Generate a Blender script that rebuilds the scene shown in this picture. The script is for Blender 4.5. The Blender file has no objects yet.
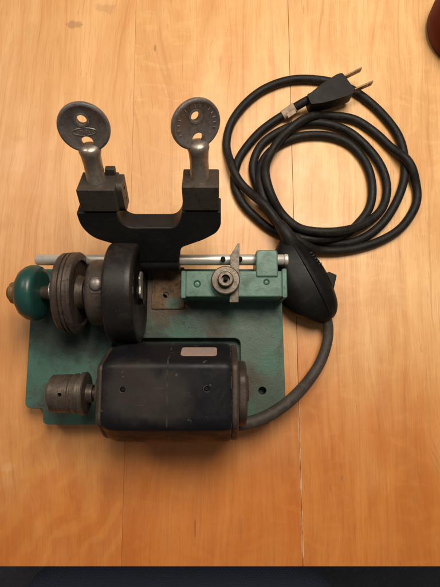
import bpy, bmesh, math, random
import numpy as np
from mathutils import Vector, Matrix
random.seed(7)
C = bpy.context.scene.collection
MM = 0.001
PI = math.pi

# ------------------------------------------------------------------ camera
CAM_H, CAM_F, CAM_T = 400.0, 444.0, math.radians(8)
cd = bpy.data.cameras.new('camera'); cam = bpy.data.objects.new('camera', cd); C.objects.link(cam)
cam.location = (0, 0, CAM_H*MM); cam.rotation_euler = (CAM_T, 0, 0)
cd.sensor_fit = 'VERTICAL'; cd.sensor_height = 24; cd.lens = CAM_F/587*24
cd.clip_start = 0.01; cd.clip_end = 20
bpy.context.scene.camera = cam

# ------------------------------------------------------------------ light
w = bpy.data.worlds.new("World"); bpy.context.scene.world = w; w.use_nodes = True
w.node_tree.nodes['Background'].inputs[0].default_value = (1.0, 0.93, 0.84, 1)
w.node_tree.nodes['Background'].inputs[1].default_value = 0.16
def area(name, loc, target, size, power, col):
    l = bpy.data.lights.new(name, 'AREA'); l.shape = 'DISK'; l.size = size; l.energy = power; l.color = col
    o = bpy.data.objects.new(name, l); C.objects.link(o); o.location = loc
    o.rotation_euler = (Vector(target)-Vector(loc)).to_track_quat('-Z', 'Y').to_euler()
    return o
area('ceiling_lamp', (0.13, 0.38, 0.74), (0.05, 0.10, 0), 0.42, 8.3, (1.0, 0.90, 0.75))
area('left_fill', (-0.8, 0.75, 1.3), (0, 0, 0), 0.4, 6.5, (1.0, 0.90, 0.76))  # added fill light, brightens the left side and softens shadows
sc = bpy.context.scene
sc.view_settings.view_transform = 'Standard'; sc.view_settings.look = 'None'
sc.view_settings.exposure = 0; sc.view_settings.gamma = 1
sc.render.resolution_x = 768; sc.render.resolution_y = 1024

# ------------------------------------------------------------------ helpers
def at(px, py, z=0.0):
    """table-space position (mm) of something seen at px,py whose height above the table is z"""
    u = (px-220)/CAM_F; v = (293.5-py)/CAM_F
    d = (u, v*math.cos(CAM_T)+math.sin(CAM_T), v*math.sin(CAM_T)-math.cos(CAM_T))
    k = (z-CAM_H)/d[2]
    return d[0]*k, d[1]*k

def link(name, bm, mat, parent=None, loc=None, bevel=0, seg=3, smooth=35, cuts=(), rot=None, sub=0):
    """bm is in mm; makes ONE mesh object"""
    bmesh.ops.recalc_face_normals(bm, faces=bm.faces)
    for v in bm.verts: v.co *= MM
    me = bpy.data.meshes.new(name); bm.to_mesh(me); bm.free()
    o = bpy.data.objects.new(name, me); C.objects.link(o)
    tmp = []
    for cbm in cuts:
        bmesh.ops.recalc_face_normals(cbm, faces=cbm.faces)
        for v in cbm.verts: v.co *= MM
        cm = bpy.data.meshes.new('cut'); cbm.to_mesh(cm); cbm.free()
        co = bpy.data.objects.new('cut', cm); C.objects.link(co); tmp.append(co)
        m = o.modifiers.new('b', 'BOOLEAN'); m.operation = 'DIFFERENCE'; m.solver = 'EXACT'; m.object = co
    if bevel:
        m = o.modifiers.new('bev', 'BEVEL'); m.width = bevel*MM; m.segments = seg; m.limit_method = 'ANGLE'; m.angle_limit = math.radians(32)
    if sub:
        m = o.modifiers.new('sub', 'SUBSURF'); m.levels = sub; m.render_levels = sub
    if o.modifiers:
        dg = bpy.context.evaluated_depsgraph_get(); dg.update()
        nm = bpy.data.meshes.new_from_object(o.evaluated_get(dg))
        o.modifiers.clear(); o.data = nm; nm.name = name
        for t in tmp: bpy.data.objects.remove(t)
    for p in o.data.polygons: p.use_smooth = True
    o.data.set_sharp_from_angle(angle=math.radians(smooth))
    if bevel and not sub:
        wn = o.modifiers.new('normals', 'WEIGHTED_NORMAL'); wn.keep_sharp = True; wn.weight = 100
    o.data.materials.clear(); o.data.materials.append(mat)
    if parent: o.parent = parent
    if loc: o.location = Vector(loc)*MM
    if rot: o.rotation_euler = rot
    return o

def tag(o, label=None, cat=None, group=None, kind=None):
    if label: o['label'] = label
    if cat: o['category'] = cat
    if group: o['group'] = group
    if kind: o['kind'] = kind
    return o
def thing(name, label, cat, loc=(0, 0, 0)):
    o = bpy.data.objects.new(name, None); C.objects.link(o); o.location = Vector(loc)*MM
    o.empty_display_size = 0.02
    return tag(o, label, cat)

def box(bm, x0, x1, y0, y1, z0, z1, M=None):
    vs = [bm.verts.new((x, y, z)) for z in (z0, z1) for y in (y0, y1) for x in (x0, x1)]
    for f in ((0, 2, 3, 1), (4, 5, 7, 6), (0, 1, 5, 4), (2, 6, 7, 3), (0, 4, 6, 2), (1, 3, 7, 5)):
        bm.faces.new([vs[i] for i in f])
    if M is not None:
        for v in vs: v.co = M @ v.co
    return bm
def prism(bm, pts, z0, z1, draft=0, M=None):
    """pts polygon in xy, extruded along z"""
    n = len(pts); cx = sum(p[0] for p in pts)/n; cy = sum(p[1] for p in pts)/n
    def sh(p):
        d = Vector((p[0]-cx, p[1]-cy)); L = d.length or 1
        return (cx+d.x*(1-draft/L), cy+d.y*(1-draft/L))
    a = [bm.verts.new((p[0], p[1], z0)) for p in pts]
    b = [bm.verts.new((*sh(p), z1)) for p in pts]
    bm.faces.new(a[::-1]); bm.faces.new(b)
    for i in range(n): bm.faces.new((a[i], a[(i+1) % n], b[(i+1) % n], b[i]))
    if M is not None:
        for v in a+b: v.co = M @ v.co
    return bm
def lathe(bm, prof, axis='X', c=(0, 0, 0), n=64, M=None, rfun=None, caps=True):
    """prof: list of (t, r) along the axis"""
    rings = []; allv = []
    for t, r in prof:
        ring = []
        for i in range(n):
            a = 2*PI*i/n; rr = r*(rfun(a, t) if rfun else 1)
            p = (t, rr*math.cos(a), rr*math.sin(a)) if axis == 'X' else ((rr*math.cos(a), t, rr*math.sin(a)) if axis == 'Y' else (rr*math.cos(a), rr*math.sin(a), t))
            v = bm.verts.new(Vector(p)+Vector(c)); ring.append(v); allv.append(v)
        rings.append(ring)
    for a, b in zip(rings, rings[1:]):
        for i in range(n): bm.faces.new((a[i], a[(i+1) % n], b[(i+1) % n], b[i]))
    if caps: bm.faces.new(rings[0]); bm.faces.new(rings[-1])
    if M is not None:
        for v in allv: v.co = M @ v.co
    return bm
def rounded(pts, rad, n=6):
    out = []
    N = len(pts)
    for i in range(N):
        p = Vector(pts[i]); a = Vector(pts[i-1]); b = Vector(pts[(i+1) % N])
        r = rad[i] if isinstance(rad, (list, tuple)) else rad
        if r <= 0: out.append(tuple(p)); continue
        da = (a-p); db = (b-p)
        r1 = min(r, da.length*0.48, db.length*0.48)
        s = p+da.normalized()*r1; e = p+db.normalized()*r1
        for k in range(n+1):
            t = k/n; q = s*(1-t)**2+p*2*t*(1-t)+e*t*t; out.append((q.x, q.y))
    return out
def resample(P, step):
    P = np.array(P, float); n = len(P); out = []
    for i in range(n-1):
        p0 = P[max(i-1, 0)]; p1 = P[i]; p2 = P[i+1]; p3 = P[min(i+2, n-1)]
        m = max(2, int(np.linalg.norm((p2-p1)[:3])/step*3))
        for k in range(m):
            t = k/m
            out.append(0.5*((2*p1)+(-p0+p2)*t+(2*p0-5*p1+4*p2-p3)*t*t+(-p0+3*p1-3*p2+p3)*t**3))
    out.append(P[-1]); out = np.array(out)
    s = np.concatenate([[0], np.cumsum(np.linalg.norm(np.diff(out[:, :3], axis=0), axis=1))])
    q = np.linspace(0, s[-1], max(3, int(s[-1]/step)))
    return np.stack([np.interp(q, s, out[:, k]) for k in range(out.shape[1])], 1)
def tube(bm, pts, r, n=16):
    pts = [Vector(p[:3]) for p in pts]; N = len(pts)
    rf = r if callable(r) else (lambda t: r)
    T0 = (pts[1]-pts[0]).normalized(); up = Vector((0, 0, 1)) if abs(T0.z) < .9 else Vector((1, 0, 0))
    U = (up-T0*up.dot(T0)).normalized(); rings = []
    for i, p in enumerate(pts):
        T = (pts[min(i+1, N-1)]-pts[max(i-1, 0)]).normalized()
        U = (U-T*U.dot(T)).normalized(); V = T.cross(U); rr = rf(i/(N-1))
        rings.append([bm.verts.new(p+(U*math.cos(2*PI*k/n)+V*math.sin(2*PI*k/n))*rr) for k in range(n)])
    for a, b in zip(rings, rings[1:]):
        for k in range(n): bm.faces.new((a[k], a[(k+1) % n], b[(k+1) % n], b[k]))
    bm.faces.new(rings[0]); bm.faces.new(rings[-1])
    return bm
B = bmesh.new

# ------------------------------------------------------------------ materials
class NT:
    def __init__(s, name):
        s.m = bpy.data.materials.new(name); s.m.use_nodes = True; s.t = s.m.node_tree
        s.b = s.t.nodes['Principled BSDF']; s.tc = s.t.nodes.new('ShaderNodeTexCoord').outputs['Object']
    def n(s, typ, ins=None, **kw):
        nd = s.t.nodes.new(typ)
        for k, v in kw.items(): setattr(nd, k, v)
        for k, v in (ins or {}).items(): s.put(nd.inputs[k], v)
        return nd
    def put(s, sock, v):
        if isinstance(v, bpy.types.NodeSocket): s.t.links.new(v, sock)
        elif isinstance(v, tuple) and len(v) == 3 and sock.type == 'RGBA': sock.default_value = (*v, 1)
        else: sock.default_value = v
    def scale(s, v, sc, off=(0, 0, 0)):
        return s.n('ShaderNodeMapping', {0: v, 'Scale': sc, 'Location': off}).outputs[0]
    def noise(s, v, scale, detail=4, rough=.55, dist=0):
        return s.n('ShaderNodeTexNoise', {'Vector': v, 'Scale': scale, 'Detail': detail, 'Roughness': rough, 'Distortion': dist}).outputs['Fac']
    def ramp(s, f, a, b, lo=0., hi=1.):
        return s.n('ShaderNodeMapRange', {'Value': f, 'From Min': a, 'From Max': b, 'To Min': lo, 'To Max': hi}, interpolation_type='SMOOTHSTEP').outputs[0]
    def math(s, op, a, b=0.0, clamp=False):
        nd = s.n('ShaderNodeMath', operation=op, use_clamp=clamp); s.put(nd.inputs[0], a); s.put(nd.inputs[1], b); return nd.outputs[0]
    def mix(s, f, a, b, mode='MIX'):
        nd = s.n('ShaderNodeMix', data_type='RGBA', blend_type=mode)
        s.put(nd.inputs[0], f); s.put(nd.inputs[6], a); s.put(nd.inputs[7], b); return nd.outputs[2]
    def bump(s, h, dist, strength=1.0, prev=None):
        ins = {'Height': h, 'Distance': dist, 'Strength': strength}
        if prev is not None: ins['Normal'] = prev
        return s.n('ShaderNodeBump', ins).outputs[0]
    def spot(s, c, r, wob=0.5, v=None, sq=(1, 1, 1)):
        """soft-edged blotch of a real stain, centre c mm, radius r mm, ragged by noise"""
        mp = s.n('ShaderNodeMapping', {0: v or s.tc, 'Location': tuple(-a*MM*q for a, q in zip(c, sq)), 'Scale': sq}).outputs[0]
        L = s.n('ShaderNodeVectorMath', {0: mp}, operation='LENGTH').outputs['Value']
        nz = s.noise(s.tc, 110, 5, .6)
        L = s.math('ADD', L, s.math('MULTIPLY', s.math('SUBTRACT', nz, .5), r*MM*wob*2))
        return s.ramp(L, r*MM*.55, r*MM*1.15, 1., 0.)

def worn(name, c1, c2, grime, rough=(.35, .6), metal=0.0, scale=60, g=(.5, .7), gamt=.8, bump=.00025, coat=0, spec=.3, edge=None, stains=(), speck=None, fine=900, rings=0, chips=None):
    k = NT(name)
    a = k.noise(k.tc, scale, 5, .6); b = k.noise(k.tc, scale*3.1, 6, .65, .6); f = k.noise(k.tc, fine, 3, .6)
    col = k.mix(k.ramp(a, .35, .65), c1, c2)
    gm = k.math('MULTIPLY', k.ramp(b, g[0], g[1]), gamt)
    col = k.mix(gm, col, grime)
    if edge:
        bn = k.n('ShaderNodeBevel', {'Radius': .0011}, samples=6).outputs[0]; gn = k.n('ShaderNodeNewGeometry').outputs['Normal']
        dt = k.n('ShaderNodeVectorMath', {0: bn, 1: gn}, operation='DOT_PRODUCT').outputs['Value']
        e = k.math('MULTIPLY', k.ramp(dt, .985, .90), k.ramp(k.noise(k.tc, 170, 4, .65), .42, .60))
        col = k.mix(e, col, edge)
    for (c, r, colr, amt, wob) in stains:
        col = k.mix(k.math('MULTIPLY', k.spot(c, r, wob), amt), col, colr)
    if speck:
        sp = k.ramp(k.noise(k.tc, 420, 2, .5), .68, .74); col = k.mix(k.math('MULTIPLY', sp, .6), col, speck)
    if chips:
        cn = k.noise(k.tc, 130, 5, .62, .3); ch = k.ramp(cn, .675, .69)
        col = k.mix(k.math('MULTIPLY', ch, .85), col, chips)
        sc_ = k.noise(k.scale(k.tc, (60, 700, 60)), 1, 3, .5); col = k.mix(k.math('MULTIPLY', k.ramp(sc_, .70, .74), .5), col, chips)
    if rings:
        rn = k.noise(k.scale(k.tc, (rings, 9, 9)), 1, 3, .6)
        col = k.mix(k.math('MULTIPLY', k.ramp(rn, .45, .65), .45), col, grime)
    k.put(k.b.inputs['Base Color'], col)
    k.put(k.b.inputs['Metallic'], metal)
    k.put(k.b.inputs['Roughness'], k.ramp(b, .3, .75, rough[0], rough[1]))
    k.b.inputs['Specular IOR Level'].default_value = spec
    k.b.inputs['Coat Weight'].default_value = coat; k.b.inputs['Coat Roughness'].default_value = .25
    h = k.math('ADD', k.math('MULTIPLY', f, .35), b)
    if rings: h = k.math('ADD', h, k.math('MULTIPLY', rn, .8))
    if chips: h = k.math('SUBTRACT', h, k.math('MULTIPLY', ch, .6))
    k.put(k.b.inputs['Normal'], k.bump(h, bump))
    return k.m

M_green = worn('green_paint', (.034, .088, .068), (.048, .108, .084), (.040, .042, .032), (.38, .60), scale=22, g=(.46, .72), gamt=.7, bump=.0004,
    stains=[((-48, 52, 20), 30, (.055, .032, .018), .93, .55), ((-10, 30, 20), 20, (.030, .034, .028), .7, .7), ((-130, 30, 20), 40, (.014, .020, .015), .85, .4),
            ((-2, 22, 20), 13, (.04, .033, .025), .75, .6), ((38, -30, 20), 22, (.05, .048, .036), .6, .9), ((-60, 10, 20), 20, (.03, .032, .026), .8, .6), ((22, -20, 20), 16, (.055, .042, .03), .75, .8), ((-138, -38, 20), 17, (.04, .034, .026), .6, .7), ((25, 15, 20), 26, (.075, .085, .072), .5, .9)], speck=(.03, .03, .022), chips=(.055, .045, .034), edge=(.11, .13, .105))
M_greenlt = worn('green_paint_bracket', (.058, .125, .098), (.074, .148, .118), (.045, .062, .048), (.34, .52), scale=30, g=(.46, .72), gamt=.7, bump=.0002, edge=(.17, .21, .18), speck=(.05, .06, .05), chips=(.06, .055, .042))
M_knob = worn('knob_lacquer', (.010, .048, .042), (.007, .036, .032), (.016, .030, .026), (.30, .46), scale=60, g=(.6, .8), gamt=.7, bump=.00012, coat=.1, chips=(.03, .035, .03))
M_cast = worn('brown_cast_iron', (.040, .030, .025), (.058, .043, .035), (.024, .018, .014), (.42, .62), metal=.3, scale=60, bump=.0003)
M_wheel = worn('wheel_iron', (.050, .036, .030), (.072, .052, .042), (.026, .019, .015), (.38, .58), metal=.35, scale=60, bump=.0003, rings=1500, edge=(.12, .095, .08))
M_turn = worn('turned_steel_dull', (.075, .056, .046), (.10, .078, .064), (.045, .032, .024), (.36, .55), metal=.5, scale=90, bump=.0002, rings=1400, edge=(.16, .13, .11))
M_black = worn('black_enamel', (.008, .0068, .0070), (.012, .0098, .0090), (.034, .023, .017), (.36, .54), scale=28, g=(.44, .78), gamt=.5, bump=.00018, spec=.22, edge=(.06, .048, .04), speck=(.035, .03, .026))
M_motor = worn('motor_enamel', (.0055, .0053, .0075), (.0075, .0071, .0085), (.021, .0165, .0145), (.32, .55), scale=14, g=(.40, 1.0), gamt=.45, bump=.00012, spec=.15, edge=(.16, .135, .115), chips=(.055, .045, .038),  # edge wear tint also paints the highlight line along the top crease
    stains=[((-60, -22, 95), 24, (.036, .029, .025), .55, .5), ((-36, -30, 95), 20, (.033, .027, .022), .5, .4)])
M_yoke = worn('yoke_black_oxide', (.008, .0075, .0075), (.0125, .011, .0105), (.026, .019, .014), (.42, .62), metal=.1, scale=40, g=(.55, .8), gamt=.5, bump=.0003, edge=(.07, .058, .048))
M_yokeb = worn('yoke_block', (.036, .028, .023), (.048, .037, .030), (.022, .016, .012), (.42, .6), metal=.2, scale=50, bump=.0003, edge=(.10, .082, .068))
M_thumb = worn('nickel_worn', (.165, .142, .132), (.225, .195, .18), (.10, .078, .065), (.36, .54), metal=.65, scale=110, g=(.45, .7), gamt=.7, bump=.00022, edge=(.36, .32, .28))
M_neck = worn('neck_steel', (.33, .28, .235), (.25, .21, .175), (.14, .10, .08), (.30, .45), metal=.8, scale=80, g=(.45, .75), gamt=.75, bump=.00015, rings=0)
M_rod = worn('bright_rod', (.60, .57, .53), (.50, .46, .41), (.30, .25, .20), (.36, .48), metal=.55, scale=70, g=(.55, .8), gamt=.5, bump=0.0)
M_nut = worn('nut_steel', (.095, .078, .063), (.125, .103, .084), (.06, .046, .036), (.40, .55), metal=.75, scale=140, bump=.0001)
M_point = worn('stylus_steel', (.085, .070, .056), (.11, .092, .075), (.05, .038, .03), (.42, .58), metal=.6, scale=90, bump=.0001)
M_dark = worn('dark_hole', (.006, .005, .004), (.008, .007, .006), (.01, .008, .006), (.7, .9), bump=.0001, spec=.1)
M_label = worn('aged_foil', (.36, .23, .20), (.30, .235, .21), (.17, .10, .085), (.35, .5), metal=.25, scale=200, g=(.5, .7), gamt=.7, bump=.00005)
M_rub = worn('black_rubber', (.0065, .0055, .0052), (.011, .009, .0082), (.034, .026, .021), (.46, .66), scale=45, g=(.45, .8), gamt=.55, bump=.00015, spec=.17)
M_rubd = worn('dusty_rubber', (.030, .025, .021), (.042, .034, .028), (.065, .050, .038), (.55, .7), scale=60, bump=.0003)
M_bak = worn('bakelite', (.004, .0036, .0036), (.006, .0055, .0052), (.012, .010, .009), (.34, .48), scale=50, gamt=.3, bump=.00006, spec=.14)
M_tape = worn('old_tape', (.36, .27, .19), (.28, .20, .14), (.16, .10, .07), (.5, .7), scale=200, bump=.0002)
M_brass = worn('plug_brass', (.26, .17, .10), (.20, .13, .075), (.12, .075, .045), (.4, .5), metal=.6, scale=100, bump=0.0)
M_studs = worn('brown_stud', (.20, .115, .055), (.15, .085, .04), (.06, .035, .02), (.4, .6), metal=.5, scale=150)
M_fin = worn('aluminium_tab', (.50, .48, .45), (.42, .40, .37), (.2, .17, .14), (.3, .45), metal=.8, scale=150)

EDGE_Y = at(220, 566.5)[1]
sl = at(121.5, 560)[0]; sr = at(303, 560)[0]; srt = at(287, 0)[0]; yt = at(287, 0)[1]; yb = at(303, 560)[1]
tilt = (srt-sr)/(yt-yb)
def wood():
    k = NT('varnished_maple')
    bd = k.n('ShaderNodeAttribute', attribute_name='board').outputs['Fac']
    off = k.n('ShaderNodeCombineXYZ', {0: k.math('MULTIPLY', bd, 1.37), 1: k.math('MULTIPLY', bd, 3.1), 2: bd}).outputs[0]
    v = k.n('ShaderNodeVectorMath', {0: k.tc, 1: off}, operation='ADD').outputs[0]
    warp = k.noise(k.scale(v, (7, 2.2, 7)), 1, 3, .5)
    vv = k.n('ShaderNodeVectorMath', {0: v, 1: k.n('ShaderNodeCombineXYZ', {0: k.math('MULTIPLY', warp, .10), 1: 0.0, 2: 0.0}).outputs[0]}, operation='ADD').outputs[0]
    broad = k.noise(k.scale(vv, (22, 3.2, 22)), 1, 5, .62, .7)
    mid = k.noise(k.scale(vv, (120, 6, 120)), 1, 5, .62)
    fine = k.noise(k.scale(v, (900, 22, 900)), 1, 4, .6)
    fleck = k.noise(k.scale(v, (520, 60, 520), (3, 1, 0)), 1, 2, .5)
    blotch = k.noise(k.scale(v, (11, 11, 11), (2, 5, 0)), 1, 4, .6, .8)
    curl = k.noise(k.scale(v, (24, 42, 24), (.3, .2, 0)), 1, 4, .55, 2.2)
    col = k.mix(k.ramp(broad, .34, .66), (.70, .430, .190), (.56, .290, .100))
    col = k.mix(k.math('MULTIPLY', k.ramp(mid, .42, .72), .42), col, (.50, .215, .060))
    col = k.mix(k.math('MULTIPLY', k.ramp(fine, .42, .68), .20), col, (.40, .135, .030))
    col = k.mix(k.math('MULTIPLY', k.ramp(fleck, .655, .73), .30), col, (.25, .105, .035))
    col = k.mix(k.math('MULTIPLY', k.ramp(blotch, .5, .72), .28), col, (.54, .19, .038))
    # figured boards: strength depends on the board
    cm = k.math('MULTIPLY', k.ramp(curl, .5, .68), k.ramp(k.math('FRACT', k.math('MULTIPLY', bd, .37)), .2, .5, .05, .30))
    col = k.mix(cm, col, (.70, .42, .17))
    # boards differ in tone
    col = k.mix(k.ramp(k.math('FRACT', k.math('MULTIPLY', bd, .618)), 0., 1., 0., .30), col, (.52, .19, .042), 'MIX')
    # light falloff painted into the wood colour: darker and redder towards the front, ragged
    falloff_nz = k.noise(k.scale(v, (5, 3, 5), (1, 2, 0)), 1, 4, .6, 1.2)
    yy = k.math('ADD', k.n('ShaderNodeSeparateXYZ', {0: k.tc}).outputs[1], k.math('MULTIPLY', k.math('SUBTRACT', falloff_nz, .5), .55))
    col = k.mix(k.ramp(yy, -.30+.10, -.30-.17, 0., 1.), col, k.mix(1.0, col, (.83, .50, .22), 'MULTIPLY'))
    for (px, py, r, sq, amt, c) in ((75, 24, 9, (1, 1.6, 1), .55, (.17, .08, .035)), (104, 8, 8, (.8, 1.6, 1), .35, (.25, .12, .05)), (155, 48, 3.5, (2.2, .8, 1), .6, (.12, .05, .02)),
                                (30, 30, 6, (1, .6, 1), .3, (.35, .16, .06)), (17, 138, 7, (1, 1.5, 1), .45, (.30, .13, .04)), (8, 222, 8, (1, 1.3, 1), .35, (.32, .14, .045)), (48, 238, 6, (1, 1.4, 1), .4, (.34, .15, .05)),
                                (111, 487, 9, (1, .8, 1), .5, (.26, .085, .022)), (100, 548, 9, (1, .9, 1), .4, (.30, .10, .028)), (86, 487, 15, (1.3, .5, 1), .35, (.66, .36, .12)), (8, 468, 5, (1, 1, 1), .4, (.66, .40, .20)),
                                (240, 525, 5, (2.5, .35, 1), .35, (.25, .10, .03)), (342, 478, 2, (1.5, 1, 1), .5, (.22, .09, .03)), (195, 532, 2, (3, .2, 1), .8, (.15, .05, .015)), (130, 480, 14, (1.2, .5, 1), .2, (.66, .36, .12))):
        X, Y = at(px, py)
        col = k.mix(k.math('MULTIPLY', k.spot((X, Y-300, 750), r, 1.5, v=k.tc, sq=sq), amt*(.8 if r < 6 or py < 30 else .3)), col, c)
    pores = k.noise(k.scale(vv, (1500, 30, 1500), (1, 0, 0)), 1, 2, .5)
    col = k.mix(k.math('MULTIPLY', k.ramp(pores, .57, .68), .34), col, (.34, .13, .035))
    streak = k.noise(k.scale(vv, (260, 4, 260), (4, 1, 0)), 1, 3, .5)
    col = k.mix(k.math('MULTIPLY', k.ramp(streak, .54, .70), .36), col, (.38, .14, .035))
    # flowing figure in the front left board
    fx_, fy_ = at(105, 500)
    dv = k.n('ShaderNodeVectorMath', {0: k.scale(k.tc, (1, 1, 1)), 1: k.n('ShaderNodeVectorMath', {0: k.n('ShaderNodeTexNoise', {'Vector': k.tc, 'Scale': 9., 'Detail': 3.}).outputs['Color'], 1: (.12, .12, 0)}, operation='MULTIPLY').outputs[0]}, operation='ADD').outputs[0]
    wv = k.n('ShaderNodeTexWave', {'Vector': k.n('ShaderNodeMapping', {0: dv, 'Rotation': (0, 0, .75)}).outputs[0], 'Scale': 16., 'Distortion': 6., 'Detail': 3., 'Detail Scale': 1.3, 'Detail Roughness': .6}).outputs['Fac']
    fm = k.math('MULTIPLY', k.spot((fx_-25, fy_-300+8, 750), 85, .5), k.ramp(wv, .35, 1.0))
    onb = k.n('ShaderNodeMath', {0: bd, 1: 3.0, 2: .4}, operation='COMPARE').outputs[0]
    fm = k.math('MULTIPLY', fm, onb)
    col = k.mix(k.math('MULTIPLY', fm, .15), col, (.72, .36, .08))
    # pale dust and old glue in the right joint
    sx = k.n('ShaderNodeSeparateXYZ', {0: k.tc})
    lx_ = k.math('ADD', k.math('MULTIPLY', k.math('ADD', sx.outputs[1], (300-EDGE_Y)*MM), tilt*.6), sr*MM)
    dx = k.math('ABSOLUTE', k.math('SUBTRACT', sx.outputs[0], lx_))
    gl = k.math('MULTIPLY', k.ramp(dx, .0009, .0004), k.ramp(k.noise(k.scale(k.tc, (300, 60, 300)), 1, 3, .6), .40, .56))
    gl = k.math('MULTIPLY', gl, k.ramp(sx.outputs[1], -.33, -.36))
    col = k.mix(k.math('MULTIPLY', gl, .55), col, (.80, .66, .46))
    k.put(k.b.inputs['Base Color'], col)
    smear = k.noise(k.scale(k.tc, (14, 14, 14)), 1, 6, .65, .5)
    k.put(k.b.inputs['Roughness'], k.ramp(smear, .3, .7, .38, .56))
    k.b.inputs['Specular IOR Level'].default_value = .42; k.b.inputs['Coat Weight'].default_value = .35; k.b.inputs['Coat Roughness'].default_value = .50
    h = k.math('ADD', k.math('MULTIPLY', mid, .5), k.math('MULTIPLY', fine, .35))
    nb = k.bump(h, .00012)
    k.put(k.b.inputs['Normal'], k.bump(k.noise(k.tc, 22, 3), .0012, 1, nb))
    return k.m
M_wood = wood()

def fabric():
    k = NT('blue_woven_fabric')
    s1 = k.n('ShaderNodeTexWave', {'Vector': k.n('ShaderNodeMapping', {0: k.tc, 'Rotation': (0, 0, PI/4)}).outputs[0], 'Scale': 95., 'Distortion': 1.5}, bands_direction='X').outputs['Fac']
    s2 = k.n('ShaderNodeTexWave', {'Vector': k.n('ShaderNodeMapping', {0: k.tc, 'Rotation': (0, 0, PI/4)}).outputs[0], 'Scale': 95., 'Distortion': 1.5}, bands_direction='Y').outputs['Fac']
    wv = k.math('MULTIPLY', s1, s2)
    col = k.mix(k.ramp(wv, .1, .8), (.085, .11, .175), (.13, .165, .25))
    col = k.mix(k.math('MULTIPLY', k.noise(k.tc, 12, 4), .3), col, (.04, .045, .055))
    k.put(k.b.inputs['Base Color'], col); k.b.inputs['Roughness'].default_value = .9
    k.put(k.b.inputs['Normal'], k.bump(wv, .0012))
    return k.m
M_fabric = fabric()
M_floor = worn('dark_carpet', (.075, .075, .09), (.09, .09, .105), (.11, .11, .12), (.8, .95), scale=30, bump=.004, fine=300)
M_leg = worn('dark_wood_leg', (.08, .035, .015), (.06, .026, .012), (.03, .015, .01), (.4, .6), scale=30)
M_redg = worn('dark_red_glaze', (.085, .006, .005), (.065, .004, .004), (.04, .003, .003), (.45, .55), scale=20, gamt=.3, bump=.00003, coat=0, spec=.08)

# ------------------------------------------------------------------ the setting
fl = B(); box(fl, -2500, 2500, -2500, 2500, -770, -750)
tag(link('floor', fl, M_floor), kind='structure')

table = thing('wooden_table', 'varnished honey coloured plank table the old machine stands on', 'table', (0, 300, -750))
xs = [sl-165*3, sl-165*2, sl-165, sl, sr, sr+168, sr+168*2, sr+168*3]
tb = B(); lay = tb.faces.layers.float.new('board')
for i in range(len(xs)-1):
    a = tilt*.6
    y0, y1 = EDGE_Y, 760.
    xa, xb = xs[i]+(.02 if i == 3 else .12), xs[i+1]-(.02 if i == 2 else .12)
    f0 = len(tb.faces)
    prism(tb, [(xa+a*0, y0), (xb+a*0, y0), (xb+a*(y1-y0), y1), (xa+a*(y1-y0), y1)], -24, 0)
    tb.faces.ensure_lookup_table()
    for f in tb.faces[f0:]: f[lay] = i+1.0
for v in tb.verts: v.co -= Vector((0, 300, -750))
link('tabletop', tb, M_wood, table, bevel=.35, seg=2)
for x in (-500, 520):
    for y in (-120, 700):
        lb = B(); box(lb, x-30, x+30, y-30-300, y+30-300, 0, 725.5); link('leg', lb, M_leg, table, bevel=4)

chair = thing('dining_chair', 'dark blue woven fabric chair seat pulled up to the front edge of the table', 'chair', (-61, -546, -750))
def seat_bm():
    bm = B()
    pts = rounded([(-246, 250), (246, 250), (236, -200), (-236, -200)], [120, 120, 60, 60], 12)
    prism(bm, pts, 400, 455)
    return bm
link('seat', seat_bm(), M_fabric, chair, bevel=22, seg=5, smooth=60)
fb = B(); prism(fb, rounded([(-215, 215), (215, 215), (210, -185), (-210, -185)], 60), 365, 400.5); link('seat_frame', fb, M_leg, chair)
for x in (-200, 200):
    for y in (-160, 140):
        lb = B(); box(lb, x-18, x+18, y-18, y+18, 0, 366); link('leg', lb, M_leg, chair, bevel=3)
bb = B(); box(bb, -210, 210, -235, -201, 380, 780); link('backrest', bb, M_fabric, chair, bevel=12)

# round dark red pot at the top right corner
px, py = at(424.5, 33)
px -= .5
pot = thing('round_pot', 'dark red glazed round pot standing at the top right corner of the table', 'pot', (px+40, py, 0))
pb = B(); lathe(pb, [(0, 34), (1, 37), (6, 40.0), (18, 41.5), (40, 40.5), (62, 36), (72, 33), (74, 31), (74, 27.5), (66, 28), (12, 27), (8, 1)], 'Z', n=96)
link('bowl', pb, M_redg, pot, smooth=60)
lb = B(); lathe(lb, [(72.5, 31.8), (76, 32.5), (82, 31), (86, 26), (89, 10), (92, 7), (97, 7.5), (100, 4)], 'Z', n=64); link('lid', lb, M_redg, pot, smooth=60)

# ------------------------------------------------------------------ the key cutting machine
mc = thing('key_cutting_machine', 'old green and black bench key cutting machine with two upright thumb screws and a motor', 'key machine', (0, 0, 0))
def hole(x, y, z0, z1, r): return lathe(B(), [(z0, r), (z1, r)], 'Z', (x, y, 0), 32)

base_pts = rounded([(-163, -43.5), (-147.5, -43.5), (-147.5, -56.5), (42, -56.5), (42, -43), (55, -43), (53, 75), (-163, 75)], [6, 3, 5, 5, 3, 6, 6, 6], 5)
bb = B(); prism(bb, base_pts, 3, 20)
pocket = prism(B(), rounded([(-92, -72), (17.5, -72), (17.5, 15), (-92, 15)], [0, 0, 6, 6]), 10, 30)
link('base', bb, M_green, mc, bevel=2.6, seg=3, cuts=[pocket, hole(-142, -35.5, 8, 30, 3.2), hole(35.5, -29, 8, 30, 3.2), hole(-48.5, 50, 8, 30, 2.6), hole(36, 62, 8, 30, 2.6)])
for x, y in ((-152, -30), (44, -30), (-152, 64), (44, 64)):
    fb = B(); lathe(fb, [(0, 6), (3.2, 6.5)], 'Z', (x, y, 0), 24); link('foot', fb, M_rub, mc)
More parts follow.
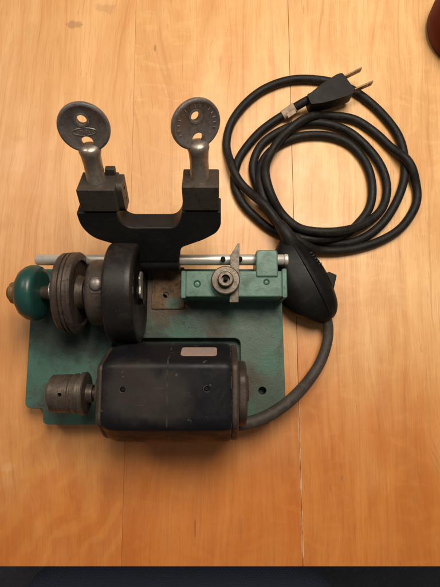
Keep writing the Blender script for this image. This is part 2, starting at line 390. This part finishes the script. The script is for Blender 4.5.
# raised bearing pad with its ledge at the back
pb = B(); prism(pb, rounded([(-104, 20), (-67, 20), (-67, 76.5), (-104, 76.5)], 3), 19.5, 30)
link('bearing_pedestal', pb, M_cast, mc, bevel=1.5)
pb = B(); prism(pb, rounded([(-58.5, 40), (-31, 40), (-31, 76.2), (-58.5, 76.2)], 1.5), 18, 21.6)
M_rustpad = worn('rusty_pad', (.115, .062, .028), (.085, .048, .026), (.035, .024, .016), (.5, .75), metal=.15, scale=60, g=(.45, .7), bump=.0004, stains=[((-40, 44, 21), 7, (.05, .10, .08), .7, .8)])
link('machined_pad', pb, M_rustpad, mc, bevel=.6, cuts=[hole(-46.5, 52, 10, 30, 2.6)])

# spindle group, axis along x
SY, SZ = 49.5, 51.5
def X(prof, n=72, **k): return lathe(B(), prof, 'X', (0, SY, SZ), n, **k)
link('spindle_shaft', X([(-163, 4.2), (-60.5, 4.2)]), M_turn, mc)
link('knob', X([(-159.5, 6), (-159.2, 9), (-158, 14.5), (-155.2, 18.6), (-151.5, 21.2), (-148, 22.2), (-144.8, 22.0), (-142.2, 21), (-141.2, 19), (-141.0, 17), (-141.0, 6)]), M_knob, mc, smooth=60)
link('knob_nut', X([(-168, 3), (-167.2, 5.4), (-165.2, 6.2), (-164.6, 8.6), (-160, 9.0), (-159.6, 6)], n=40), M_studs, mc, bevel=.4)
link('spindle_collar', X([(-141.5, 5), (-134.5, 6.0), (-131, 7.2), (-128, 6.4), (-126, 5)]), M_turn, mc, smooth=60)
sp = []
for i in range(80):
    a = i/79*2*PI*1.6; sp.append((-134+i/79*8, SY+8.2*math.cos(a), SZ+8.2*math.sin(a)))
link('spring', tube(B(), sp, .55, 8), M_fin, mc)
link('grooved_wheel', X([(-125.5, 6), (-125.5, 24), (-124.6, 27.8), (-123.6, 30.4), (-121.8, 31.6), (-118.6, 31.8), (-118.2, 30.5), (-117.5, 30.5), (-117.1, 31.9), (-115.5, 32.0), (-115.1, 30.8), (-114.4, 30.8), (-114.0, 32.1), (-110.6, 32.1), (-109.6, 31.4), (-109.1, 29.8), (-109.0, 26), (-111, 25), (-111.2, 14), (-106, 12.5), (-105.6, 10), (-101, 9.6), (-100.6, 6)], n=110), M_wheel, mc, smooth=30)
link('bearing_housing', X([(-102, 9), (-101.4, 20), (-100.9, 24.2), (-99.6, 25.6), (-97, 26), (-84.5, 26), (-83, 25)]), M_cast, mc, smooth=40)
hb = B(); box(hb, -99.5, -83, 26, 72, 29.8, 50); link('bearing_block', hb, M_cast, mc, bevel=2)
sb = B(); lathe(sb, [(74, 5.2), (78.3, 5.2), (79.4, 4.6), (80.4, 2.9), (80.8, 1)], 'Z', (-91.3, 52.5, 0), 32); link('bearing_screw', sb, M_thumb, mc, smooth=50)
sb = B(); lathe(sb, [(73, 7.8), (77.0, 7.8), (77.6, 7.2)], 'Z', (-91.3, 51.5, 0), 6); link('lock_nut', sb, M_cast, mc, bevel=.4)
link('cutter_guard', X([(-84.6, 8), (-84.6, 37.6), (-84.1, 39.0), (-82.8, 39.7), (-80, 39.9), (-68.5, 39.8), (-64.6, 39.5), (-63.4, 38.8), (-62.8, 37.2), (-62.6, 31), (-64, 29.5), (-64.2, 10), (-61.5, 9)], n=120), M_black, mc, smooth=45)
tb_ = B(); prism(tb_, rounded([(57.5, 0), (78, 0), (78, 6), (72, 12), (66, 9), (60, 9), (57.5, 5)], 1), 0, 1.6, M=Matrix(((0, 0, 1, -61.4), (1, 0, 0, -14), (0, 1, 0, 60), (0, 0, 0, 1))))
link('guard_tab', tb_, M_fin, mc, bevel=.3)
link('cutter_wheel', X([(-61.8, 5), (-61.6, 9), (-60.2, 9), (-59.8, 4)], n=60), M_black, mc)

# long rod at the back
RY, RZ = 78.5, 41
rb = B(); lathe(rb, [(-151.5, 3.8), (-150.8, 4.5), (52, 4.5), (53.2, 3.8)], 'X', (0, RY, RZ), 40); link('pivot_rod', rb, M_rod, mc, smooth=60)
for x0, x1 in ((-124, -116), (-80, -72)):
    eb = B(); prism(eb, rounded([(70, 16), (85, 16), (85, 41), (82, 47), (75, 47), (70, 41)], 3), x0, x1, M=Matrix(((0, 0, 1, 0), (1, 0, 0, 0), (0, 1, 0, 0), (0, 0, 0, 1))))
    link('rod_lug', eb, M_cast, mc, bevel=.8)

# cutter guide bracket on the right
br = B(); box(br, -27.3, 49.6, 46.2, 67.2, 19.8, 52)
link('guide_bracket', br, M_greenlt, mc, bevel=1.2, cuts=[hole(-18.2, 56.5, 48, 60, 2.4), hole(37.0, 58, 48, 60, 1.9)])
for x0, x1, y0, y1 in ((-31.2, -27.0, 45.2, 67.6), (49.4, 53.6, 45.6, 69.4)):
    fb = B(); prism(fb, rounded([(x0, y0), (x1, y0), (x1, y1), (x0, y1)], 1.8), 20.5, 51.0); link('bracket_flange', fb, M_greenlt, mc, bevel=.9)
for x, y, r in ((-18.2, 56.5, 2.1), (37.0, 58, 1.6)):
    fb = B(); lathe(fb, [(48.5, r), (51.2, r), (51.5, r*.7)], 'Z', (x, y, 0), 24); link('rivet', fb, M_greenlt, mc)
pb = B(); prism(pb, rounded([(28.6, 62), (46.2, 62), (46.2, 84), (28.6, 84)], [0, 0, 3, 3]), 20.5, 53.6)
link('rod_clamp', pb, M_greenlt, mc, bevel=1.4)
# stylus blade with pointed top, nut on it
pb = B(); prism(pb, [(7.4, 41.5), (14.6, 41.5), (15.6, 89.0), (14.2, 89.0), (8.2, 79)], 52.3, 55.0); link('stylus', pb, M_point, mc, bevel=.35)
nb = B(); lathe(nb, [(55.2, 10.6), (55.8, 11.2), (60.5, 11.2), (61.2, 10.4), (61.3, 6.4), (66.5, 5.9), (67, 5.3), (67, 3.3), (62.5, 3.2), (62.4, .2)], 'Z', (4.3, 58.2, 0), 60, rfun=lambda a, t: 1); link('clamp_nut', nb, M_nut, mc, smooth=35)
nb = B(); lathe(nb, [(62.6, 1.7), (69, 1.7)], 'Z', (4.3, 58.2, 0), 20); link('clamp_stud', nb, M_dark, mc)
for x in (2.3, 16.0):
    nb = B(); lathe(nb, [(46.8, 2.0), (49.6, 2.0), (50.2, 1.5)], 'Z', (x+.2, 77.5, 0), 20); link('stop_pin', nb, M_dark, mc)
nb = B(); lathe(nb, [(53, 4.8), (56, 4.8)], 'X', (0, RY, RZ), 24); link('rod_end', nb, M_rod, mc, bevel=.6)

# tilted yoke carriage
YA = math.radians(55)
yk = bpy.data.objects.new('yoke', None); C.objects.link(yk); yk.parent = mc; yk.empty_display_size = .02
YM = Matrix.Translation((0, RY, RZ)) @ Matrix(((1, 0, 0, 0), (0, math.cos(YA), -math.sin(YA), 0), (0, math.sin(YA), math.cos(YA), 0), (0, 0, 0, 1)))
# local: x right, y along the arms, z out of the near face
YMi = YM.inverted()
def onyoke(px, py, o=9.0):
    u = (px-220)/CAM_F; v = (293.5-py)/CAM_F
    d = Vector((u, v*math.cos(CAM_T)+math.sin(CAM_T), v*math.sin(CAM_T)-math.cos(CAM_T)))
    R = YMi.to_3x3(); p0 = YMi @ Vector((0, 0, CAM_H)); dd = R @ d
    k = (o-p0.z)/dd.z; q = p0+dd*k; return (q.x, q.y)
out = [onyoke(*p) for p in ((76, 213), (80, 226), (92, 238), (112, 244), (132, 250), (134, 262), (179, 262), (181, 248), (204, 240), (217, 233), (221, 226), (221, 212), (181.5, 212), (181, 220), (175, 228), (128, 228), (119, 221), (116, 213))]
yb_ = B(); prism(yb_, rounded(out, [0, 6, 8, 4, 3, 2, 2, 3, 4, 5, 4, 0, 0, 4, 5, 5, 4, 0], 4), -9, 9, M=YM)
link('yoke_body', yb_, M_yoke, yk, bevel=1.0)
hb = B(); lathe(hb, [(-80.5, 7), (-80, 9.5), (-33.5, 9.5), (-33, 7)], 'X', (0, RY, RZ), 48); link('pivot_hub', hb, M_yoke, yk, bevel=.6)
def arm(pl, pr_, top, bot, x0, x1):
    a = onyoke(pl, top, 10)[0]; b = onyoke(pr_, top, 10)[0]
    yt_, yb2 = onyoke(100, top, 10)[1], onyoke(100, bot, 10)[1]
    bm = B(); prism(bm, rounded([(a, yb2), (b, yb2), (b, yt_), (a, yt_)], .8, 2), -13, 10.2, M=YM)
    sl_ = box(B(), a-5, b+5, yb2+.0-1, yb2+1.6, 8.6, 15, M=YM)
    link('vise_block', bm, M_yokeb, yk, bevel=.7, cuts=[sl_])
    return (a+b)/2, yt_
lx, ly = arm(75.5, 114, 190, 213.2, 0, 0)
rx, ry = arm(181.5, 219, 187, 212.2, 0, 0)
# inner ear of the left arm with its two threaded holes
ex = onyoke(114, 190, 10)[0]
eb = B(); prism(eb, rounded([(-11, ly-24), (2, ly-24), (5, ly-19), (5, ly-3), (2, ly), (-11, ly)], 2), ex-1.5, ex+4, M=YM @ Matrix(((0, 0, 1, 0), (0, 1, 0, 0), (1, 0, 0, 0), (0, 0, 0, 1))))
def earhole(y, z, r): return lathe(B(), [(ex+1, r), (ex+6, r)], 'X', (0, y, z), 24, M=YM)
link('side_ear', eb, M_yokeb, yk, bevel=.8, cuts=[earhole(ly-8, -3, 2.2), earhole(ly-17, -4, 1.6)])
gb = B(); box(gb, ex-9, ex-2, ly-3, ly+5, -13, -8, M=YM); link('gib', gb, M_yokeb, yk, bevel=.6)

def thumb(x, y, tilt_, yaw, lean, name='thumb_screw'):
    """key headed clamping screw: neck + pierced disc, axis up its own local Z"""
    Mx = YM @ Matrix.Translation((x, y, -2.5)) @ Matrix.Rotation(tilt_, 4, 'Z') @ Matrix.Rotation(-PI/2, 4, 'X') @ Matrix.Rotation(yaw, 4, 'Z')
    # local: z along screw, y = away from viewer, x right
    bm = B(); lathe(bm, [(-1, 7.1), (.5, 7.1), (1.2, 6.6), (12, 6.4), (19, 6.7), (22.5, 7.5), (24.6, 7.2), (26.0, 5.8), (27.0, 3.6), (27.3, .5)], 'Z', n=48, M=Mx)
    nk = link('neck', bm, M_neck, None, smooth=50)
    DC = 38.6; R = 16.8
    bm = B(); cuts = []
    D = Mx @ Matrix.Translation((0, 0, 24)) @ Matrix.Rotation(lean, 4, 'Y') @ Matrix.Translation((0, 0, DC-24)) @ Matrix.Rotation(PI/2, 4, 'X')
    lathe(bm, [(-2.0, R-1.1), (-1.6, R-.3), (-.8, R), (.8, R), (1.6, R-.3), (2.0, R-1.1), (2.0, R-2.0), (1.45, R-2.7)][::1]+[(1.45, .5)], 'Z', n=96, M=D)
    cuts.append(lathe(B(), [(-5, 3.2), (5, 3.2)], 'Z', (0, 5.8, 0), 32, M=D))
    cuts.append(lathe(B(), [(-5, 4.0), (5, 4.0)], 'Z', (0, -9.3, 0), 32, M=D))
    ds = link(name, bm, M_thumb, yk, smooth=40, cuts=cuts)
    nk.parent = ds
    # worn raised stamping: an oval ring and weathered marks inside it
    def bead(a0, a1, ra, rb, cx, cy, r=.28, n=30):
        return [D @ Vector((cx+ra*math.cos(a0+(a1-a0)*i/n), cy+rb*math.sin(a0+(a1-a0)*i/n), 1.5)) for i in range(n+1)]
    sb_ = B()
    lathe(sb_, [(1.3, 4.6), (1.85, 4.6), (1.85, 3.35), (1.3, 3.35), (1.3, 4.6)], 'Z', (0, 5.8, 0), 40, M=D, caps=False)
    link('hole_collar', sb_, M_thumb, ds, smooth=40)
    rr = random.Random(int(abs(x)))
    if yaw == 0 or abs(yaw) < .15:
        eb_ = tube(B(), bead(0, 2*PI, 7.6, 2.5, 0, -1.9), .3, 6)
        for q in range(6):
            cx = -5+q*2.0
            tube(eb_, [D @ Vector((cx+rr.uniform(-.3, .3), -3.1, 1.5)), D @ Vector((cx+rr.uniform(-.3, .5), -.7, 1.5))], .3, 6)
            if q % 2: tube(eb_, [D @ Vector((cx, -1.0, 1.5)), D @ Vector((cx+1.1, -1.2, 1.5))], .3, 6)
    else:
        eb_ = B()
        for q in range(15):
            a = math.radians(-20+q*15.5); ra = 12.6
            tube(eb_, [D @ Vector(((ra-1)*math.cos(a), (ra-1)*math.sin(a), 1.5)), D @ Vector(((ra+1)*math.cos(a+rr.uniform(-.05, .05)), (ra+1)*math.sin(a), 1.5))], .32, 6)
    link('stamping', eb_, M_thumb, ds)
    return ds
thumb(lx-1.2, ly, math.radians(-.5), math.radians(4), math.radians(-2))
thumb(rx-.6, ry, math.radians(1), math.radians(25), math.radians(-3))

# motor
MY, MZ = -27.0, 56.5
mo = bpy.data.objects.new('motor', None); C.objects.link(mo); mo.parent = mc; mo.empty_display_size = .02
MX = Matrix(((0, 0, 1, 0), (1, 0, 0, MY), (0, 1, 0, MZ), (0, 0, 0, 1)))
oct_ = rounded([(-21, 35.5), (22.5, 35.5), (37, 2), (37, -16), (22, -35.5), (-21, -35.5), (-37, -16), (-37, 6)], [7, 4.5, 12, 9, 9, 9, 9, 12], 6)
def shell(bm, secs):
    rings = [[bm.verts.new(MX @ Vector((p[0]*q, p[1]*q, x))) for p in oct_] for x, q in secs]
    for a, b in zip(rings, rings[1:]):
        for i in range(len(a)): bm.faces.new((a[i], a[(i+1) % len(a)], b[(i+1) % len(a)], b[i]))
    bm.faces.new(rings[0]); bm.faces.new(rings[-1])
mb = B(); shell(mb, [(-82, .90), (-80.5, .935), (-78, .965), (-74.5, .99), (-70, 1), (-36, 1)]); shell(mb, [(-35.97, 1), (2, 1), (5.5, .985), (8, .955)])
link('motor_shell', mb, M_motor, mo, bevel=.22, seg=2, smooth=25, cuts=[hole(-66.3, -22.7, 85, 105, 1.9), hole(-9, -22.2, 85, 105, 1.9)])
small = [(p[0]*.92, p[1]*.92) for p in oct_]
eb = B(); prism(eb, small, -85.5, -80.3, M=MX); link('end_plate', eb, M_cast, mo, bevel=3.4)
eb = B(); prism(eb, [(p[0]*.96, p[1]*.93) for p in oct_], 7.8, 13.0, M=MX)
prism(eb, rounded([(-16, 24), (14, 24), (24, 4), (20, -30), (-22, -30), (-26, 4)], 8), 12.8, 19.5, M=MX)
link('end_plate', eb, M_cast, mo, bevel=2.0)
eb = B(); lathe(eb, [(12, 12), (20, 11.5), (22, 9.5), (22, .5)], 'X', (0, MY+2, MZ-8), 40); link('bearing_boss', eb, M_cast, mo, smooth=40)
for x in (-66.3, -9):
    sb = B(); lathe(sb, [(89.0, 1.75), (90.6, 1.75), (90.9, 1.3)], 'Z', (x, -22.5, 0), 24); link('sunk_screw', sb, M_dark, mo)
# foil plate on the sloping upper facet
fn = Vector((0, 33.5, 14.5)).normalized()
fc = Vector((-14.6, MY+22.5+.50*14.5, MZ+35.5-.50*33.5))
fx = Vector((1, 0, 0)); fy = fn.cross(fx)
FM = Matrix.Translation(fc) @ Matrix((fx, fy, fn)).transposed().to_4x4()
lb = B(); prism(lb, rounded([(-13.6, -7.0), (12.4, -7.0), (12.4, 8), (-13.6, 8)], 3), -.3, .45, M=FM); link('label_plate', lb, M_label, mo, bevel=.15)
# motor pulley and shaft
def P(prof, n=60, **k): return lathe(B(), prof, 'X', (0, MY-1, MZ), n, **k)
link('motor_shaft', P([(-128, 4), (-84, 4)]), M_turn, mo)
link('motor_pulley', P([(-128, 6), (-127.6, 12.5), (-126.2, 13.9), (-115, 14.2), (-112.4, 14.2), (-111.6, 13.4), (-110.8, 13.4), (-110.0, 14.6), (-107.8, 15), (-106.4, 14.0), (-104.8, 13.9), (-104, 15.8), (-101.4, 16.1), (-100.6, 15.2), (-100.2, 7), (-96, 6.5)], n=80), M_turn, mo, smooth=30, cuts=[hole(-116.6, -28, 60, 90, 1.5)])
link('dust_washer', P([(-92, 9), (-91.5, 14.5), (-89.2, 15.2), (-87, 14), (-86, 9)]), M_cast, mo, smooth=50)

# ------------------------------------------------------------------ power cord
pc = thing('power_cord', 'black rubber power cord coiled in loops right of the machine with switch and plug', 'power cord', (100, 150, 0))
OFF = Vector((100, 150, 0))
RC = 3.95
path = [ # px, py, height hint
 (292,246,24),(280,226,26),(267,208,25),(250,190,22),(236,175,17),(228,156,10),(226,140,7),(232,121,5),(248,101,5),(268,87,5),(294,79.5,5),(326,81,5),(352,89,5),(374,104,5),(391,122,5),(401,139,5),(405,158,5),(404.5,180,5),(396,203,5),(381,224,5),(358,239,5),(330,243,5),(303,237,5),(280,222,5),(263,200,5),(254,178,5),(253,162,5),(262,143,6),(284,128,8),(308,122,8),(331,122.5,9),(353,131,9),(373,149,9),(385,169,8),(389,190,8),(384,208,10),(370,221,14),(352,229,15),(330,233,14),(306,230,14),(290,219,14),(275,202,14),(267,184,14),(266,166,15),(274,146,17),(290,126,18),(310,112,18),(331,107,18),(357,112,16),(378,126.5,15),(394,142,15),(407,158,14),(416,175,12),(419.5,191,10),(416,207,9),(402,227,9),(381,240,13),(356,247,16),(330,249,15),(306,245,15),(286,232,14),(270,212,12),(262,190,11),(261,168,10),(270,151,9),(287,140,6),(306,134.5,5),(328,134.5,5),(347,141,5),(361,154,5),(370,171,5),(373,190,5),(370,207,5),(360,221,5),(344,234,5),(320,240,5),(294,238,5),(272,230,5),(255,217,5),(242,203,5),(234,184,5),(236,165,5),(243,150,6),(258,132,7),(275,118.5,9),(289,110.5,11),(300,104.5,14),(309,100,16)]
pts = []
for px, py, h in path:
    X_, Y_ = at(px, py, min(h, 18)); pts.append((X_, Y_, h))
P_ = resample(pts, 3.2)
z = P_[:, 2].copy(); hint = z.copy(); N = len(z)
xy = P_[:, :2]; D2 = np.linalg.norm(xy[:, None]-xy[None], axis=2)
idx = np.arange(N); far = np.abs(idx[:, None]-idx[None]) > 10
near = far & (D2 < 2*RC+.3)
need = np.sqrt(np.maximum((2*RC+.3)**2-D2**2, 0))
order = np.sign(hint[:, None]-hint[None]+(idx[:, None]-idx[None])*1e-6)
z = np.full(N, RC+.1)*0.7+hint*0.3
for it in range(220):
    zs = z.copy(); zs[1:-1] = .5*z[1:-1]+.25*(z[:-2]+z[2:]); z = .35*z+.65*zs
    z = z-.06
    gap = (z[:, None]-z[None])*order
    viol = np.where(near, need-gap, 0); viol = np.maximum(viol, 0)
    push = (np.where(order > 0, viol, 0)).max(1)*.7
    pull = (np.where(order < 0, viol, 0)).max(1)*.2
    z = np.maximum(z+push-pull, RC+.1)
    z[:6] = np.maximum(z[:6], 20); z[-5:] = np.maximum(z[-5:], [11, 12, 13, 14, 15])
for _ in range(3): z[1:-1] = .5*z[1:-1]+.25*(z[:-2]+z[2:])
sarc = np.arange(N)*3.2
wob = .55*np.sin(sarc/23+.4)*np.sin(sarc/61)+.45*np.sin(sarc/37+2)
tg = np.gradient(xy, axis=0); tg /= np.linalg.norm(tg, axis=1)[:, None]
xy = xy+np.stack([-tg[:, 1], tg[:, 0]], 1)*wob[:, None]
cordp = [Vector((x, y, zz))-OFF for (x, y), zz in zip(xy, z)]
print('cord z max', z.max())
link('cable', tube(B(), cordp, RC, 16), M_rub, pc, smooth=60)
# tail from the switch to the motor
tail = [(326, 316, 15), (328.5, 328, 12), (327, 343, 11), (320.5, 362, 12), (309, 380, 17), (295, 396, 26), (279, 409, 31), (262, 418.5, 34), (247, 423, 36), (234, 425, 37)]
tp = [Vector((*at(a, b, h), h))-OFF for a, b, h in tail]
tp = [Vector(p) for p in resample([tuple(p) for p in tp], 3)]
link('cable', tube(B(), tp, lambda t: 4.3+.9*t, 18), M_rubd, pc, smooth=60)

# inline switch: lofted shell along its own axis
A = Vector((*at(284, 240, 16), 16)); Bp = Vector((*at(327, 321, 14), 14))
ax = (Bp-A); L = ax.length; ax.normalize(); side = Vector((0, 0, 1)).cross(ax).normalized(); upv = ax.cross(side)
if upv.z < 0: upv = -upv
sw = bpy.data.objects.new('inline_switch', None); C.objects.link(sw); sw.parent = pc; sw.empty_display_size = .02
def swp(t, s, h): return A+ax*(t*L)+side*s+upv*h-OFF
# half widths left/right of the axis (side points towards the right of the photo when > 0)
sgn = 1 if side.x > 0 else -1
stations = [(0, 6, 6, 6), (.03, 9, 8.5, 8), (.10, 15, 12, 10.5), (.20, 22, 14.5, 13), (.35, 27, 17.5, 15), (.5, 28.5, 19, 16), (.65, 27, 18.5, 16), (.78, 23.5, 17, 15), (.88, 17, 15, 12.5), (.95, 12, 11.5, 9.5), (.99, 7, 7.5, 6.5), (1.0, 4, 4, 4)]
st = resample([(t*L, l, r, h) for t, l, r, h in stations], 2.0)
bm = B(); rings = []
for t, l, r, h in st:
    ring = []
    for k in range(40):
        a = 2*PI*k/40; cx, sx = math.cos(a), math.sin(a)
        e = .78
        X2 = abs(cx)**e*(1 if cx > 0 else -1); Z2 = abs(sx)**e*(1 if sx > 0 else -1)
        wd = r if X2 > 0 else l
        hh = h*(1.0+.17*max(0, 1-abs(X2*wd-2.5)/4)) if sx > 0 else h*.95
        ring.append(bm.verts.new(swp(t/L, X2*wd*sgn, Z2*hh)))
    rings.append(ring)
for a, b in zip(rings, rings[1:]):
    for k in range(40): bm.faces.new((a[k], a[(k+1) % 40], b[(k+1) % 40], b[k]))
bm.faces.new(rings[0]); bm.faces.new(rings[-1])
link('switch_body', bm, M_bak, sw, smooth=50)
SM = Matrix.Translation(swp(0, 0, 0)) @ Matrix((side*sgn, ax, upv)).transposed().to_4x4()
bm = B()
for q in range(5): box(bm, 8.5, 14.6+q*.5, 22+q*3.0-.8, 22+q*3.0+.8, 1, 10.9+q*.3, M=SM)
link('grip_ribs', bm, M_bak, sw, bevel=.5)
bm = B(); tube(bm, [swp(t, 2.2*sgn, hh) for t, hh in ((.05, 8.2), (.12, 11.8), (.22, 14.6), (.35, 16.8), (.5, 18.0), (.65, 18.0), (.78, 16.8), (.88, 13.8), (.94, 10.5))], .9, 10)
link('parting_ridge', bm, M_bak, sw, smooth=60)
bm = B(); prism(bm, [(13, 45), (19.5, 43), (24.5, 49), (15, 60)], -4, 9, M=SM); link('rocker', bm, M_bak, sw, bevel=1.0)
bm = B(); tube(bm, list(reversed(cordp[0:8])), lambda t: 4.7+2.4*t, 20); link('strain_relief', bm, M_rub, sw, smooth=60)

# plug
pz = 15.5
ol = [at(331+(p[0]-331)*.93, 89+(p[1]-89)*.93, pz+6) for p in ((305, 95), (309, 93.5), (320, 84.5), (337, 73.5), (343, 72), (347, 77), (356.5, 90), (355, 94), (349, 97), (334, 101.5), (322, 104.5), (313, 105.5), (309.5, 106))]
plug = bpy.data.objects.new('plug', None); C.objects.link(plug); plug.parent = pc; plug.empty_display_size = .02
bm = B(); prism(bm, rounded([(x-OFF.x, y-OFF.y) for x, y in ol], 1.5, 3), pz-7, pz+7); link('plug_body', bm, M_rub, plug, bevel=2.4, seg=4, smooth=50)
for (a, b) in (((345, 77.3), (363.5, 68.2)), ((355.5, 90), (369.5, 84))):
    p = Vector((*at(*a, pz), pz)); q = Vector((*at(*b, pz), pz)); d = (q-p); l = d.length; d.normalize(); s = Vector((0, 0, 1)).cross(d)
    BM = Matrix.Translation(p-OFF) @ Matrix((d, s, Vector((0, 0, 1)))).transposed().to_4x4()
    l = 17.5
    bm = B(); box(bm, -1.5, l, -.75, .75, -3.1, 3.1, M=BM); link('prong', bm, M_brass, plug, bevel=.35, cuts=[lathe(B(), [(-3, 1.4), (3, 1.4)], 'Y', (l-4.5, 0, 0), 16, M=BM)])
# strip of old tape round the cord beside the plug
c0 = min(range(N), key=lambda i: (Vector(xy[i])-Vector(at(289, 110.5, 12))).length if i > N*.9 else 1e9)
bm = B(); tube(bm, [cordp[c0+i] for i in (-2, -1, 0, 1, 2)], lambda t: RC+.75, 24)
d = (cordp[c0+1]-cordp[c0-1]).normalized(); s = Vector((0, 0, 1)).cross(d).normalized()
if s.y > 0: s = -s
TM = Matrix.Translation(cordp[c0]) @ Matrix((d, s, Vector((0, 0, 1)))).transposed().to_4x4()
box(bm, -4.6, 4.0, 1, 6.6, 2.8, 4.2, M=TM)
link('tape_flag', bm, M_tape, pc, bevel=.3, smooth=50)
